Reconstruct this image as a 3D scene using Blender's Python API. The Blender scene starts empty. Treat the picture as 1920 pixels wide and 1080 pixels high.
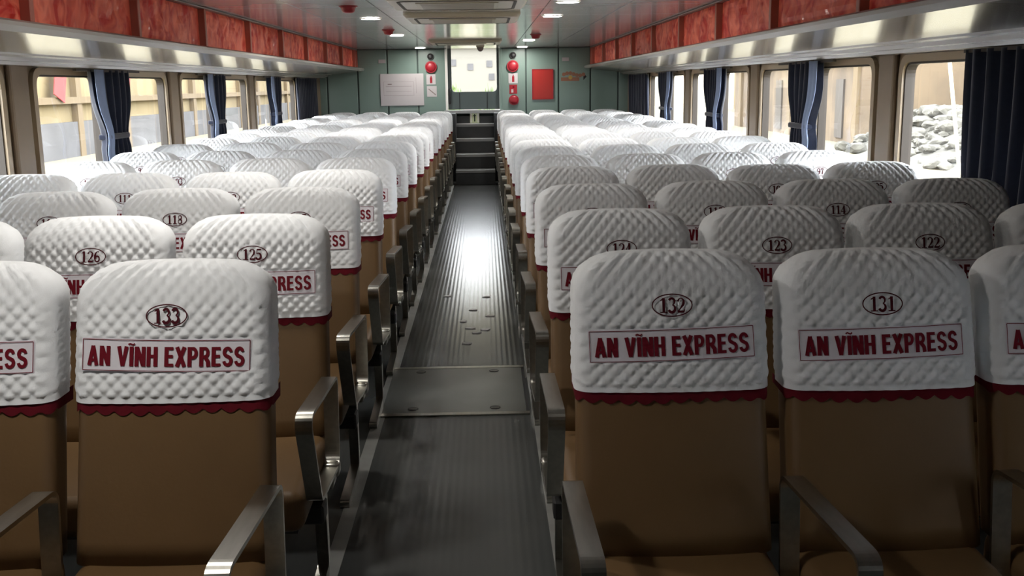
import bpy, bmesh, math, random
from mathutils import Vector, Matrix, noise
R = random.Random(7)
sc = bpy.context.scene
C = sc.collection
PI = math.pi

# ------------------------------------------------------------------ camera, sky, exposure
cam_d = bpy.data.cameras.new('camera')
cam = bpy.data.objects.new('camera', cam_d)
C.objects.link(cam)
cam_d.sensor_width = 36.0
cam_d.lens = 1940.0 / 1920.0 * 36.0
cam_d.clip_start = 0.05
cam_d.clip_end = 1000
yaw, pitch, roll = 0.024, 0.194, -0.013
fw = Vector((math.sin(yaw) * math.cos(pitch), math.cos(yaw) * math.cos(pitch), -math.sin(pitch)))
rt = Vector((math.cos(yaw), -math.sin(yaw), 0))
up = rt.cross(fw)
r2 = rt * math.cos(roll) + up * math.sin(roll)
u2 = -rt * math.sin(roll) + up * math.cos(roll)
cam.matrix_world = Matrix(((r2.x, u2.x, -fw.x, 0.148), (r2.y, u2.y, -fw.y, 0.0), (r2.z, u2.z, -fw.z, 1.55), (0, 0, 0, 1)))
sc.camera = cam
world = bpy.data.worlds.new('sky')
sc.world = world
world.use_nodes = True
bg = world.node_tree.nodes['Background']
bg.inputs['Color'].default_value = (0.87, 0.92, 1.0, 1)
SKY = 15.0
bg.inputs['Strength'].default_value = SKY
vs = sc.view_settings
vs.view_transform = 'Standard'
vs.look = 'None'
vs.gamma = 1.0
vs.use_curve_mapping = False
vs.exposure = 0.35
sc.cycles.max_bounces = 10
sc.cycles.diffuse_bounces = 5
sc.cycles.transparent_max_bounces = 12
LAMP = 150.0          # radiance of the ceiling downlights

# ------------------------------------------------------------------ materials
def lin(c):
    return tuple((v / 255 / 12.92) if v / 255 <= 0.04045 else ((v / 255 + 0.055) / 1.055) ** 2.4 for v in c)

def mat(name, rgb, rough=0.5, metal=0.0, spec=0.5, noise_scale=0, noise_amt=0.0, bump=0.0, bump_scale=200, rgb2=None, stretch=None, sheen=0, coat=0, rough_var=0, detail=4, distort=0):
    m = bpy.data.materials.new(name)
    m.use_nodes = True
    nt = m.node_tree
    b = nt.nodes['Principled BSDF']
    col = lin(rgb) + (1,)
    b.inputs['Base Color'].default_value = col
    b.inputs['Roughness'].default_value = rough
    b.inputs['Metallic'].default_value = metal
    b.inputs['Specular IOR Level'].default_value = spec
    if sheen: b.inputs['Sheen Weight'].default_value = sheen
    if coat:
        b.inputs['Coat Weight'].default_value = coat
        b.inputs['Coat Roughness'].default_value = 0.08
    tc = nt.nodes.new('ShaderNodeTexCoord')
    src = tc.outputs['Object']
    if stretch:
        mp = nt.nodes.new('ShaderNodeMapping')
        mp.inputs['Scale'].default_value = stretch
        nt.links.new(src, mp.inputs['Vector'])
        src = mp.outputs['Vector']
    if noise_scale:
        n = nt.nodes.new('ShaderNodeTexNoise')
        n.inputs['Scale'].default_value = noise_scale
        n.inputs['Detail'].default_value = detail
        n.inputs['Distortion'].default_value = distort
        nt.links.new(src, n.inputs['Vector'])
        mx = nt.nodes.new('ShaderNodeMix')
        mx.data_type = 'RGBA'
        c2 = lin(rgb2) if rgb2 else tuple(v * (1 - noise_amt) for v in col[:3])
        mx.inputs['A'].default_value = col
        mx.inputs['B'].default_value = tuple(c2) + (1,)
        rp = nt.nodes.new('ShaderNodeMapRange')
        rp.inputs['From Min'].default_value = 0.35
        rp.inputs['From Max'].default_value = 0.65
        nt.links.new(n.outputs['Fac'], rp.inputs['Value'])
        nt.links.new(rp.outputs['Result'], mx.inputs['Factor'])
        nt.links.new(mx.outputs['Result'], b.inputs['Base Color'])
        if rough_var:
            rr = nt.nodes.new('ShaderNodeMapRange')
            rr.inputs['To Min'].default_value = rough - rough_var
            rr.inputs['To Max'].default_value = rough + rough_var
            nt.links.new(rp.outputs['Result'], rr.inputs['Value'])
            nt.links.new(rr.outputs['Result'], b.inputs['Roughness'])
    if bump:
        n2 = nt.nodes.new('ShaderNodeTexNoise')
        n2.inputs['Scale'].default_value = bump_scale
        nt.links.new(src, n2.inputs['Vector'])
        bp = nt.nodes.new('ShaderNodeBump')
        bp.inputs['Strength'].default_value = bump
        bp.inputs['Distance'].default_value = 0.002
        nt.links.new(n2.outputs['Fac'], bp.inputs['Height'])
        nt.links.new(bp.outputs['Normal'], b.inputs['Normal'])
    return m

def emit(name, rgb, s):
    m = bpy.data.materials.new(name)
    m.use_nodes = True
    b = m.node_tree.nodes['Principled BSDF']
    b.inputs['Base Color'].default_value = lin(rgb) + (1,)
    b.inputs['Emission Color'].default_value = lin(rgb) + (1,)
    b.inputs['Emission Strength'].default_value = s
    return m

def glass(name, tint, refl=0.05):
    m = bpy.data.materials.new(name)
    m.use_nodes = True
    nt = m.node_tree
    for n in list(nt.nodes):
        if n.type != 'OUTPUT_MATERIAL': nt.nodes.remove(n)
    o = nt.nodes['Material Output']
    t = nt.nodes.new('ShaderNodeBsdfTransparent')
    t.inputs['Color'].default_value = tint + (1,)
    g = nt.nodes.new('ShaderNodeBsdfGlossy')
    g.inputs['Roughness'].default_value = 0.02
    lw = nt.nodes.new('ShaderNodeLayerWeight')
    lw.inputs['Blend'].default_value = 0.5
    pw = nt.nodes.new('ShaderNodeMath'); pw.operation = 'POWER'; pw.inputs[1].default_value = 4.5
    nt.links.new(lw.outputs['Facing'], pw.inputs[0])
    fr = nt.nodes.new('ShaderNodeMath'); fr.operation = 'MULTIPLY_ADD'; fr.inputs[1].default_value = 0.75; fr.inputs[2].default_value = 0.03
    nt.links.new(pw.outputs[0], fr.inputs[0])
    mx = nt.nodes.new('ShaderNodeMixShader')
    nt.links.new(fr.outputs[0], mx.inputs[0])
    nt.links.new(t.outputs[0], mx.inputs[1])
    nt.links.new(g.outputs[0], mx.inputs[2])
    nt.links.new(mx.outputs[0], o.inputs[0])
    return m

M = {}
M['tan'] = mat('tan_vinyl', (112, 86, 55), 0.5, spec=0.35, noise_scale=5, noise_amt=0.10, bump=0.15, bump_scale=120)
M['cover'] = mat('white_quilted_cotton', (236, 238, 240), 0.9, spec=0.15, sheen=0.2, noise_scale=9, noise_amt=0.05, bump=0.2, bump_scale=400)
M['trim'] = mat('maroon_cloth', (98, 18, 30), 0.85, spec=0.15, noise_scale=30, noise_amt=0.2)
M['panel'] = mat('white_label_cloth', (226, 222, 228), 0.8, spec=0.2)
M['letters'] = mat('maroon_print', (108, 10, 28), 0.7, spec=0.2)
M['digits'] = mat('dark_maroon_stitching', (72, 12, 24), 0.8, spec=0.2)
M['steel'] = mat('brushed_stainless_steel', (176, 174, 166), 0.28, metal=1.0, noise_scale=60, noise_amt=0.15, stretch=(1, 0.1, 1))
M['darksteel'] = mat('dark_painted_steel', (44, 44, 44), 0.5)
M['blackshell'] = mat('brown_back_shell', (92, 66, 44), 0.6)
M['wall'] = mat('beige_laminate', (122, 104, 82), 0.5, noise_scale=6, noise_amt=0.08)
M['wallframe'] = mat('beige_window_moulding', (144, 126, 100), 0.35)
M['gasket'] = mat('dark_rubber_gasket', (46, 38, 30), 0.6)
M['glass'] = glass('window_glass', (0.95, 0.94, 0.90))
M['ceil'] = mat('glossy_ceiling_panel', (192, 192, 196), 0.14, spec=0.9, noise_scale=0.7, noise_amt=0.06)
M['joint'] = mat('ceiling_joint', (92, 90, 86), 0.6)
M['rack'] = mat('pale_grey_rack', (156, 151, 145), 0.22, spec=0.7, coat=0.15)
M['racktrim'] = mat('grey_rack_trim', (128, 116, 112), 0.4)
M['red'] = mat('red_orange_padding', (255, 136, 110), 0.55, spec=0.3, noise_scale=5.0, rgb2=(206, 48, 38), coat=0.04, distort=1.5, detail=2)
M['reddivider'] = mat('reddish_brown_divider', (176, 104, 88), 0.5)
M['curtain'] = mat('navy_curtain', (23, 29, 46), 0.85, spec=0.15, sheen=0.3, noise_scale=40, noise_amt=0.2)
M['lining'] = mat('pale_blue_curtain_lining', (128, 142, 170), 0.85, spec=0.15)
M['teal'] = mat('teal_grey_panel', (118, 138, 131), 0.35, spec=0.5, noise_scale=1.5, noise_amt=0.06)
M['tealjoint'] = mat('dark_teal_joint', (58, 74, 70), 0.6)
M['doorpaint'] = mat('dark_slate_door', (74, 84, 84), 0.4)
M['black'] = mat('black_plastic', (18, 18, 20), 0.5)
M['white'] = mat('white_plastic', (226, 224, 220), 0.4)
M['ac'] = mat('cream_plastic', (180, 172, 154), 0.3, spec=0.6)
M['redpaint'] = mat('red_paint', (146, 24, 38), 0.4, spec=0.5)
M['redboard'] = mat('red_notice_board', (158, 36, 30), 0.45)
M['lens'] = emit('downlight_lens', (255, 250, 242), LAMP)
M['stair'] = mat('dark_stair', (62, 64, 66), 0.5, noise_scale=10, noise_amt=0.15)
M['nosing'] = mat('grey_stair_nosing', (150, 152, 152), 0.35)
M['tape'] = mat('light_grey_tape', (140, 140, 136), 0.5, noise_scale=8, noise_amt=0.2)
M['lime'] = mat('pale_green_sign', (206, 216, 178), 0.5)
M['darkgreen'] = mat('dark_green_print', (40, 60, 36), 0.6)
M['paper'] = mat('white_paper', (184, 179, 181), 0.5)
M['print'] = mat('faint_grey_print', (160, 152, 154), 0.6)
M['brownprint'] = mat('brown_print', (140, 96, 76), 0.6)
M['gold'] = mat('ochre_print', (170, 140, 70), 0.6)

# floor: dark grey ribbed sheet, worn and glossy
def floor_mat():
    m = mat('dark_grey_deck_sheet', (80, 82, 81), 0.2, spec=0.24, noise_scale=1.3, rgb2=(72, 74, 73), detail=2)
    nt = m.node_tree
    b = nt.nodes['Principled BSDF']
    tc = nt.nodes.new('ShaderNodeTexCoord')
    sp = nt.nodes.new('ShaderNodeSeparateXYZ')
    nt.links.new(tc.outputs['Object'], sp.inputs[0])
    mu = nt.nodes.new('ShaderNodeMath'); mu.operation = 'MULTIPLY'; mu.inputs[1].default_value = 2 * PI / 0.03
    nt.links.new(sp.outputs['X'], mu.inputs[0])
    sn = nt.nodes.new('ShaderNodeMath'); sn.operation = 'SINE'
    nt.links.new(mu.outputs[0], sn.inputs[0])
    bp = nt.nodes.new('ShaderNodeBump'); bp.inputs['Strength'].default_value = 0.12; bp.inputs['Distance'].default_value = 0.0015
    nt.links.new(sn.outputs[0], bp.inputs['Height'])
    nt.links.new(bp.outputs['Normal'], b.inputs['Normal'])
    return m
M['floor'] = floor_mat()
M['plate'] = mat('grey_hatch_plate', (92, 93, 90), 0.32, spec=0.6, noise_scale=4, noise_amt=0.2)
# outside
M['quay'] = mat('pale_concrete_quay', (104, 97, 76), 0.9, noise_scale=0.3, noise_amt=0.2)
M['water'] = mat('grey_green_water', (70, 80, 74), 0.15, noise_scale=0.6, noise_amt=0.2, bump=0.5, bump_scale=2)
M['ochre'] = mat('ochre_plaster', (116, 102, 72), 0.9, noise_scale=0.4, noise_amt=0.25)
M['ochredark'] = mat('weathered_beam', (92, 78, 56), 0.9)
M['hullgrey'] = mat('grey_paint', (74, 73, 74), 0.8, noise_scale=0.8, noise_amt=0.3)
M['banner'] = mat('red_banner_cloth', (150, 46, 44), 0.8)
M['rock'] = mat('grey_rock', (92, 90, 82), 0.95, noise_scale=1.2, rgb2=(60, 58, 52))
M['brownwall'] = mat('brown_weathered_wall', (98, 84, 66), 0.9, noise_scale=0.6, rgb2=(80, 69, 56))
M['darkpane'] = mat('dark_opening', (62, 56, 50), 0.6)
M['housewhite'] = mat('white_house_wall', (98, 95, 88), 0.9)
M['added_hill'] = mat('pale_added_hillside', (122, 116, 100), 0.95, noise_scale=0.05, noise_amt=0.3)
M['leaf'] = mat('green_leaves', (84, 102, 54), 0.8, noise_scale=3, noise_amt=0.4)
M['polewhite'] = mat('pale_painted_pole', (216, 204, 160), 0.7)

# ------------------------------------------------------------------ helpers
def mesh_obj(name, bm, m, parent=None, smooth=False):
    me = bpy.data.meshes.new(name)
    bmesh.ops.recalc_face_normals(bm, faces=bm.faces)
    bm.to_mesh(me); bm.free()
    return data_obj(name, me, m, parent, smooth)

def data_obj(name, me, m, parent=None, smooth=False):
    if m is not None:
        me.materials.clear()
        me.materials.append(m)
    if smooth:
        me.polygons.foreach_set('use_smooth', [True] * len(me.polygons))
    o = bpy.data.objects.new(name, me)
    C.objects.link(o)
    if parent is not None: o.parent = parent
    return o

def inst(src, name, parent=None, loc=None):
    o = src.copy()
    o.name = name
    C.objects.link(o)
    o.parent = parent
    if loc is not None: o.location = loc
    return o

def tag(o, label, cat, group=None):
    o['label'] = label; o['category'] = cat
    if group: o['group'] = group
    return o

def empty(name, loc, label=None, cat=None, group=None, rz=0):
    o = bpy.data.objects.new(name, None)
    o.empty_display_size = 0.1
    C.objects.link(o)
    o.location = loc; o.rotation_euler = (0, 0, rz)
    if label: tag(o, label, cat, group)
    return o

def struct(o):
    o['kind'] = 'structure'
    return o

def box(bm, x0, x1, y0, y1, z0, z1, bev=0.0, seg=2):
    g = bmesh.ops.create_cube(bm, size=1.0)
    vsx = g['verts']
    for v in vsx:
        v.co = Vector(((x0 + x1) / 2 + v.co.x * (x1 - x0), (y0 + y1) / 2 + v.co.y * (y1 - y0), (z0 + z1) / 2 + v.co.z * (z1 - z0)))
    if bev > 0:
        es = list({e for v in vsx for e in v.link_edges})
        bmesh.ops.bevel(bm, geom=es, offset=bev, segments=seg, affect='EDGES', profile=0.5)
    return bm

def boxo(name, b, m, parent=None, bev=0.0, seg=2, smooth=False):
    bm = bmesh.new()
    box(bm, *b, bev=bev, seg=seg)
    return mesh_obj(name, bm, m, parent, smooth)

def extrude_profile(bm, prof, y0, y1, ny=1, closed=True):
    """profile of (x, z) swept along y"""
    rows = []
    for j in range(ny + 1):
        y = y0 + (y1 - y0) * j / ny
        rows.append([bm.verts.new((x, y, z)) for x, z in prof])
    n = len(prof)
    for j in range(ny):
        for i in range(n if closed else n - 1):
            k = (i + 1) % n
            bm.faces.new((rows[j][i], rows[j][k], rows[j + 1][k], rows[j + 1][i]))
    if closed:
        bm.faces.new(rows[0]); bm.faces.new(list(reversed(rows[-1])))
    return bm

def disc(bm, c, r, depth, axis='Y', n=32, bev=0):
    g = bmesh.ops.create_cone(bm, cap_ends=True, segments=n, radius1=r, radius2=r, depth=depth)
    rot = Matrix.Rotation(PI / 2, 4, 'X') if axis == 'Y' else (Matrix.Rotation(PI / 2, 4, 'Y') if axis == 'X' else Matrix.Identity(4))
    bmesh.ops.transform(bm, matrix=Matrix.Translation(c) @ rot, verts=g['verts'])
    return bm

def ring_strip(bm, path, w_axis, w, t, closed=True):
    """flat bar of width w (along x) and thickness t following a closed path in the y-z plane"""
    n = len(path)
    out, inn = [], []
    for i in range(n):
        p = Vector(path[i]); a = Vector(path[i - 1]); b = Vector(path[(i + 1) % n])
        tg = (b - a).normalized(); nr = Vector((tg.y, -tg.x))
        out.append(p + nr * t / 2); inn.append(p - nr * t / 2)
    V = []
    for i in range(n):
        V.append([bm.verts.new((sx * w / 2, q.x, q.y)) for sx, q in ((-1, out[i]), (1, out[i]), (1, inn[i]), (-1, inn[i]))])
    for i in range(n):
        k = (i + 1) % n
        for a in range(4):
            c = (a + 1) % 4
            bm.faces.new((V[i][a], V[i][c], V[k][c], V[k][a]))
    return bm

def round_poly(pts, rads, seg=6):
    out = []
    n = len(pts)
    for i in range(n):
        p = Vector(pts[i]); a = (Vector(pts[i - 1]) - p); b = (Vector(pts[(i + 1) % n]) - p)
        ang = a.angle(b)
        r = rads[i] if isinstance(rads, (list, tuple)) else rads
        d = min(r / math.tan(ang / 2), a.length * 0.49, b.length * 0.49)
        p0 = p + a.normalized() * d; p1 = p + b.normalized() * d
        for k in range(seg + 1):
            t = k / seg
            out.append(tuple((p0 * (1 - t) ** 2 + p * 2 * t * (1 - t) + p1 * t * t)))
    return out

# ------------------------------------------------------------------ the room
XM, HW = -0.012, 2.62
XL, XR = XM - HW, XM + HW
YF, YB = -3.4, 17.85
ZC = 2.16
PITCH = 1.555
WC = [7.1 + PITCH * k for k in range(-6, 7)]
WZ0, WZ1, WW = 0.86, 1.637, 1.05
OPEN = 0.03

struct(boxo('floor', (XL - 0.2, XR + 0.2, YF - 0.2, YB + 0.3, -0.12, 0.0), M['floor']))
for i, (x0, x1) in enumerate(((-0.405, -0.352), (0.352, 0.400))):
    struct(boxo('trim_%d' % (i + 1), (x0, x1, YF, 16.44, 0.0, 0.003), M['tape']))

def side_wall(side):
    s = -1 if side == 'left' else 1
    xi = XM + s * HW
    def bx(bm, d0, d1, y0, y1, z0, z1, bev=0):
        a, b = sorted((xi + s * d0, xi + s * d1))
        box(bm, a, b, y0, y1, z0, z1, bev)
    bm = bmesh.new()
    bx(bm, 0, 0.05, YF, YB, 0, WZ0 - OPEN)
    bx(bm, 0, 0.05, YF, YB, WZ1 + OPEN, ZC + 0.05)
    edges = [YF] + [v for c in WC for v in (c - WW / 2 - OPEN, c + WW / 2 + OPEN)] + [YB]
    for a, b in zip(edges[0::2], edges[1::2]):
        bx(bm, 0, 0.05, a, b, WZ0 - OPEN, WZ1 + OPEN)
    w = struct(mesh_obj('wall_' + side, bm, M['wall']))
    # pillar facings between the windows, each its own laminate board with a rounded edge
    for a, b in zip(edges[0::2], edges[1::2]):
        if b - a < 0.1: continue
        bm = bmesh.new()
        lo, hi = (a + 0.10, b - 0.10)
        bx(bm, -0.035, 0.0, lo, hi, 0.06, WZ1 + 0.07, 0.016)
        mesh_obj('pillar_board', bm, M['wall'], w)
    return w
side_wall('left'); side_wall('right')

# windows: rounded moulding, rubber gasket and pane
def frame_mesh(hw_out, hz_out, hw_in, hz_in, r_out, r_in, x0, x1):
    bm = bmesh.new()
    o = round_poly([(-hw_out, -hz_out), (hw_out, -hz_out), (hw_out, hz_out), (-hw_out, hz_out)], r_out, 6)
    i = round_poly([(-hw_in, -hz_in), (hw_in, -hz_in), (hw_in, hz_in), (-hw_in, hz_in)], r_in, 6)
    n = len(o)
    rings = []
    for pts, x in ((o, x0), (o, x1), (i, x1), (i, x0)):
        rings.append([bm.verts.new((x, p[0], p[1])) for p in pts])
    for a in range(4):
        b = (a + 1) % 4
        for k in range(n):
            l = (k + 1) % n
            bm.faces.new((rings[a][k], rings[a][l], rings[b][l], rings[b][k]))
    return bm
zc_w = (WZ0 + WZ1) / 2; hz_w = (WZ1 - WZ0) / 2
fr = {}
for s in (-1, 1):
    f = mesh_obj('window_moulding', frame_mesh(WW / 2 + 0.065, hz_w + 0.055, WW / 2 + 0.012, hz_w + 0.012, 0.12, 0.09, -s * 0.028, s * 0.03), M['wallframe'])
    g = mesh_obj('window_gasket', frame_mesh(WW / 2 + 0.02, hz_w + 0.02, WW / 2, hz_w, 0.085, 0.075, -s * 0.012, s * 0.045), M['gasket'])
    bm = bmesh.new()
    pts = round_poly([(-WW / 2 - 0.005, -hz_w - 0.005), (WW / 2 + 0.005, -hz_w - 0.005), (WW / 2 + 0.005, hz_w + 0.005), (-WW / 2 - 0.005, hz_w + 0.005)], 0.075, 6)
    bm.faces.new([bm.verts.new((s * 0.03, p[0], p[1])) for p in pts])
    p = mesh_obj('window_pane', bm, M['glass'])
    fr[s] = (f, g, p)
wn = 0
for s in (-1, 1):
    for j, y in enumerate(WC):
        wn += 1
        e = empty('window_%d' % wn, (XM + s * HW, y, zc_w)); struct(e)
        for q, nm in zip(fr[s], ('moulding', 'gasket', 'pane')):
            if j == 0:
                q.parent = e; q.name = nm
            else: inst(q, nm, e)

# front wall behind the camera and ceiling
struct(boxo('wall_front', (XL, XR, YF - 0.1, YF, 0, ZC + 0.05), M['doorpaint']))
ceil = struct(boxo('ceiling', (XL - 0.12, XR + 0.12, YF - 0.1, YB + 0.4, ZC + 0.012, ZC + 0.1), M['joint']))
xs = [XL, -1.92, -1.30, -0.69, 0.65, 1.28, 1.90, XR]
ys = [YF + 1.18 * k for k in range(18)] + [YB + 0.12]
for a, b in zip(xs[:-1], xs[1:]):
    src = None
    for c, d in zip(ys[:-1], ys[1:]):
        if src is None or d - c < 1.1:
            src = boxo('ceiling_panel', (a + 0.004, b - 0.004, 0.004, d - c - 0.004, 0, 0.014), M['ceil'], ceil)
            src.location = (0, c, ZC)
        else:
            inst(src, 'ceiling_panel', ceil, (0, c, ZC))

# back wall: teal boards with dark joints, doorway in the middle
DX0, DX1, DZ0, DZT = -0.475, 0.42, 1.136, ZC
bm = bmesh.new()
box(bm, XL - 0.1, DX0, YB, YB + 0.10, 0, ZC + 0.05)
box(bm, DX1, XR + 0.1, YB, YB + 0.10, 0, ZC + 0.05)
box(bm, DX0, DX1, YB, YB + 0.10, 0, DZ0 - 0.01)
wb = struct(mesh_obj('wall_back', bm, M['tealjoint']))
for a, b in zip([XL, -2.49, -1.974, -1.474, -0.964], [-2.49, -1.974, -1.474, -0.964, DX0]):
    boxo('wall_board', (a + 0.012, b - 0.012, YB - 0.018, YB + 0.002, 0.02, ZC - 0.01), M['teal'], wb, 0.006)
for a, b in zip([DX1, 0.86, 1.41, 1.951, 2.421], [0.86, 1.41, 1.951, 2.421, XR]):
    boxo('wall_board', (a + 0.012, b - 0.012, YB - 0.018, YB + 0.002, 0.02, ZC - 0.01), M['teal'], wb, 0.006)
# door frame posts (bright strips either side)
boxo('door_post', (DX0 - 0.03, DX0 + 0.01, YB - 0.03, YB + 0.06, DZ0, ZC - 0.005), M['white'], wb, 0.005)
boxo('door_post', (DX1 - 0.01, DX1 + 0.03, YB - 0.03, YB + 0.06, DZ0, ZC - 0.005), M['teal'], wb, 0.005)
# door leaf with a large round-cornered light
dr = empty('door_1', (0, YB + 0.05, DZ0)); struct(dr)
def door_leaf():
    bm = bmesh.new()
    x0, x1, z0, z1 = DX0 + 0.012, DX1 - 0.012, 0.01, 1.12
    wx0, wx1, wz0, wz1 = -0.40, 0.365, 0.305, 1.09
    o = round_poly([(x0, z0), (x1, z0), (x1, z1), (x0, z1)], 0.001, 6)
    i = round_poly([(wx0, wz0), (wx1, wz0), (wx1, wz1), (wx0, wz1)], 0.075, 6)
    n = len(o)
    rings = [[bm.verts.new((p[0], y, p[1])) for p in pts] for pts, y in ((o, 0), (o, 0.05), (i, 0.05), (i, 0))]
    for a in range(4):
        b = (a + 1) % 4
        for k in range(n):
            l = (k + 1) % n
            bm.faces.new((rings[a][k], rings[a][l], rings[b][l], rings[b][k]))
    mesh_obj('leaf', bm, M['doorpaint'], dr)
    bm = bmesh.new()
    bm.faces.new([bm.verts.new((p[0], 0.025, p[1])) for p in i])
    mesh_obj('pane', bm, M['glass'], dr)
    for x in (-0.27, 0.20):
        boxo('panel_groove', (x - 0.006, x + 0.006, -0.006, 0.004, 0.02, 0.29), M['black'], dr)
    boxo('hinge', (DX0 + 0.012, DX0 + 0.055, -0.05, 0.0, 0.10, 0.36), M['black'], dr, 0.018, 3)
door_leaf()
struct(boxo('trim_3', (DX0 - 0.05, DX1 + 0.05, 17.62, YB + 0.1, DZ0 - 0.05, DZ0), M['nosing']))

# stairs up to the door
st = empty('staircase', (0, 16.45, 0), 'dark grey staircase climbing to the end door, five steps with pale nosings', 'stairs')
SW0, SW1 = -0.322, 0.302
yst = [16.45, 16.78, 17.10, 17.38, 17.66]
for k, y in enumerate(yst):
    z = 0.23 * k
    y2 = (yst[k + 1] if k < 4 else YB - 0.02)
    top = z + (0.23 if k < 4 else DZ0 - 0.05 - z - 0.004)
    boxo('step', (SW0, SW1, y - 16.45, y2 - 16.45 + (0.02 if k < 4 else -0.02), 0.003, top - 0.045), M['stair'], st)
    if k < 4:
        boxo('nosing', (SW0, SW1, y - 16.45 - 0.015, y2 - 16.45, top - 0.045, top), M['nosing'], st, 0.004)
boxo('stringer', (SW0 - 0.10, SW0 - 0.002, 0.62, YB - 16.49, 0.003, 1.10), M['stair'], st, 0.006)
boxo('stringer', (SW1 + 0.002, SW1 + 0.10, 0.62, YB - 16.49, 0.003, 1.10), M['stair'], st, 0.006)

# ------------------------------------------------------------------ overhead racks with red padded fronts
def rack(side):
    s = -1 if side == 'left' else 1
    nm = 'long overhead luggage rack with red padded front panels above the %s windows' % side
    e = empty('overhead_rack', (XM, 0, 0), nm, 'luggage rack', 'overhead luggage racks')
    y0, y1 = YF + 0.01, YB - 0.03
    prof = [(1.97, 1.868), (1.868, 1.856), (1.853, 1.846), (1.850, 1.828), (1.866, 1.802), (2.345, 1.752), (2.36, 1.765), (2.385, 1.765), (2.395, 1.745), (2.455, 1.738), (2.465, 1.718), (2.50, 1.715), (2.51, 1.697), (2.612, 1.694), (2.612, 1.868)]
    bm = bmesh.new()
    extrude_profile(bm, [(s * x, z) for x, z in prof], y0, y1)
    mesh_obj('shelf', bm, M['rack'], e)
    bm = bmesh.new()
    a, b = sorted((s * 1.95, s * 2.0))
    box(bm, a, b, y0, y1, 2.146, ZC - 0.002, 0.004)
    mesh_obj('top_rail', bm, M['racktrim'], e)
    bm = bmesh.new()
    a, b = sorted((s * 2.02, s * 2.05))
    box(bm, a, b, y0, y1, 1.868, 2.146)
    mesh_obj('backing_board', bm, M['racktrim'], e)
    sm = [8.2 + 1.56 * k for k in range(-7, 7)]
    sm = [y0] + [v for v in sm if v > y0 + .3] + [y1]
    for i, y in enumerate(sm):
        a, b = sorted((s * 1.955, s * 2.02))
        boxo('divider', (a, b, y - 0.022, y + 0.022, 1.868, 2.146), M['reddivider'], e, 0.004, 1)
    for i, (c, d) in enumerate(zip(sm[:-1], sm[1:])):
        bm = bmesh.new()
        nx, nz = 44, 10
        g = [[None] * (nz + 1) for _ in range(nx + 1)]
        for ix in range(nx + 1):
            for iz in range(nz + 1):
                yy = c + 0.02 + (d - c - 0.04) * ix / nx; zz = 1.868 + 0.278 * iz / nz
                p = Vector((yy * 3.0 + s * 40, zz * 4.0, 0))
                q = abs(noise.noise(p)) * 0.035 + abs(noise.noise(p * 2.3)) * 0.02
                edge = min(1, 4 * min(ix / nx, 1 - ix / nx) * 3) * min(1, 4 * min(iz / nz + .1, 1.1 - iz / nz))
                g[ix][iz] = bm.verts.new((s * (1.975 + 0.030 - q * edge), yy, zz))
        for ix in range(nx):
            for iz in range(nz):
                bm.faces.new((g[ix][iz], g[ix + 1][iz], g[ix + 1][iz + 1], g[ix][iz + 1]))
        mesh_obj('red_panel', bm, M['red'], e)
    return e
rack('left'); rack('right')

# ------------------------------------------------------------------ curtains
def curtain(side, y0, y1, gather, label, zb=0.72, shift=0.0):
    s = -1 if side == 'left' else 1
    e = empty('curtain', (XM + s * (HW - 0.085), 0, 0), label, 'curtain', 'navy window curtains')
    n, m = 90, 30
    zt = 1.688
    ph = R.random() * 6
    folds = max(4, round((y1 - y0) / 0.13))
    yc = (y0 + y1) / 2 + shift
    def pt(u, z):
        if gather:
            tie = math.exp(-((z - 1.22) / 0.17) ** 2)
            low = 1 / (1 + math.exp((z - 1.22) / 0.05))
            w = 1 - 0.40 * max(tie, low * 0.86)
        else:
            w = 1
        y = (y0 + y1) / 2 + (shift * (1 - (z - zb) / (zt - zb)) if gather else 0) + (u - 0.5) * (y1 - y0) * w
        am = 0.026 * (1.0 if not gather else (0.85 + 0.25 * (1 - w)))
        x = am * math.sin(ph + 2 * PI * folds * u + 0.5 * math.sin(3 * z + ph)) + 0.008 * math.sin(7 * u + 2 * z)
        return (x, y, z)
    bm = bmesh.new()
    g = [[bm.verts.new(pt(i / n, zb + (zt - zb) * j / m)) for j in range(m + 1)] for i in range(n + 1)]
    for i in range(n):
        for j in range(m):
            bm.faces.new((g[i][j], g[i + 1][j], g[i + 1][j + 1], g[i][j + 1]))
    o = mesh_obj('drape', bm, M['curtain'], e, True)
    sd = o.modifiers.new('thickness', 'SOLIDIFY'); sd.thickness = 0.004
    if gather:
        # pale turned-back lining along the edge nearer the viewer
        bm = bmesh.new()
        k = 6
        rows = []
        for j in range(m + 1):
            z = zb + (zt - zb) * j / m
            rr = []
            for i in range(k + 1):
                p = pt(0.0 + 0.16 * i / k, z)
                rr.append(bm.verts.new((-s * (0.040 + 0.010 * math.sin(i * 1.2)), p[1] - 0.012 + 0.004 * i, z)))
            rows.append(rr)
        for j in range(m):
            for i in range(k):
                bm.faces.new((rows[j][i], rows[j][i + 1], rows[j + 1][i + 1], rows[j + 1][i]))
        o = mesh_obj('lining_edge', bm, M['lining'], e, True)
        sd = o.modifiers.new('thickness', 'SOLIDIFY'); sd.thickness = 0.004
        p0 = pt(0, 1.22); p1 = pt(1, 1.22)
        boxo('tieback', (-0.04, 0.04, p0[1] + 0.01, p1[1] - 0.01, 1.20, 1.24), M['curtain'], e, 0.012)
    boxo('curtain_rail', (-0.012, 0.012, y0 - (0.25 if gather else 0.04), y1 + (0.25 if gather else 0.04), 1.675, 1.692), M['gasket'], e)
    return e
where = {'left': 'left', 'right': 'right'}
curtain('left', 7.29, 8.06, True, 'navy curtain tied back between the first pair of left windows', shift=0.02)
curtain('left', 10.24, 11.05, True, 'navy curtain tied back, second along the left windows', shift=0.02)
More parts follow.
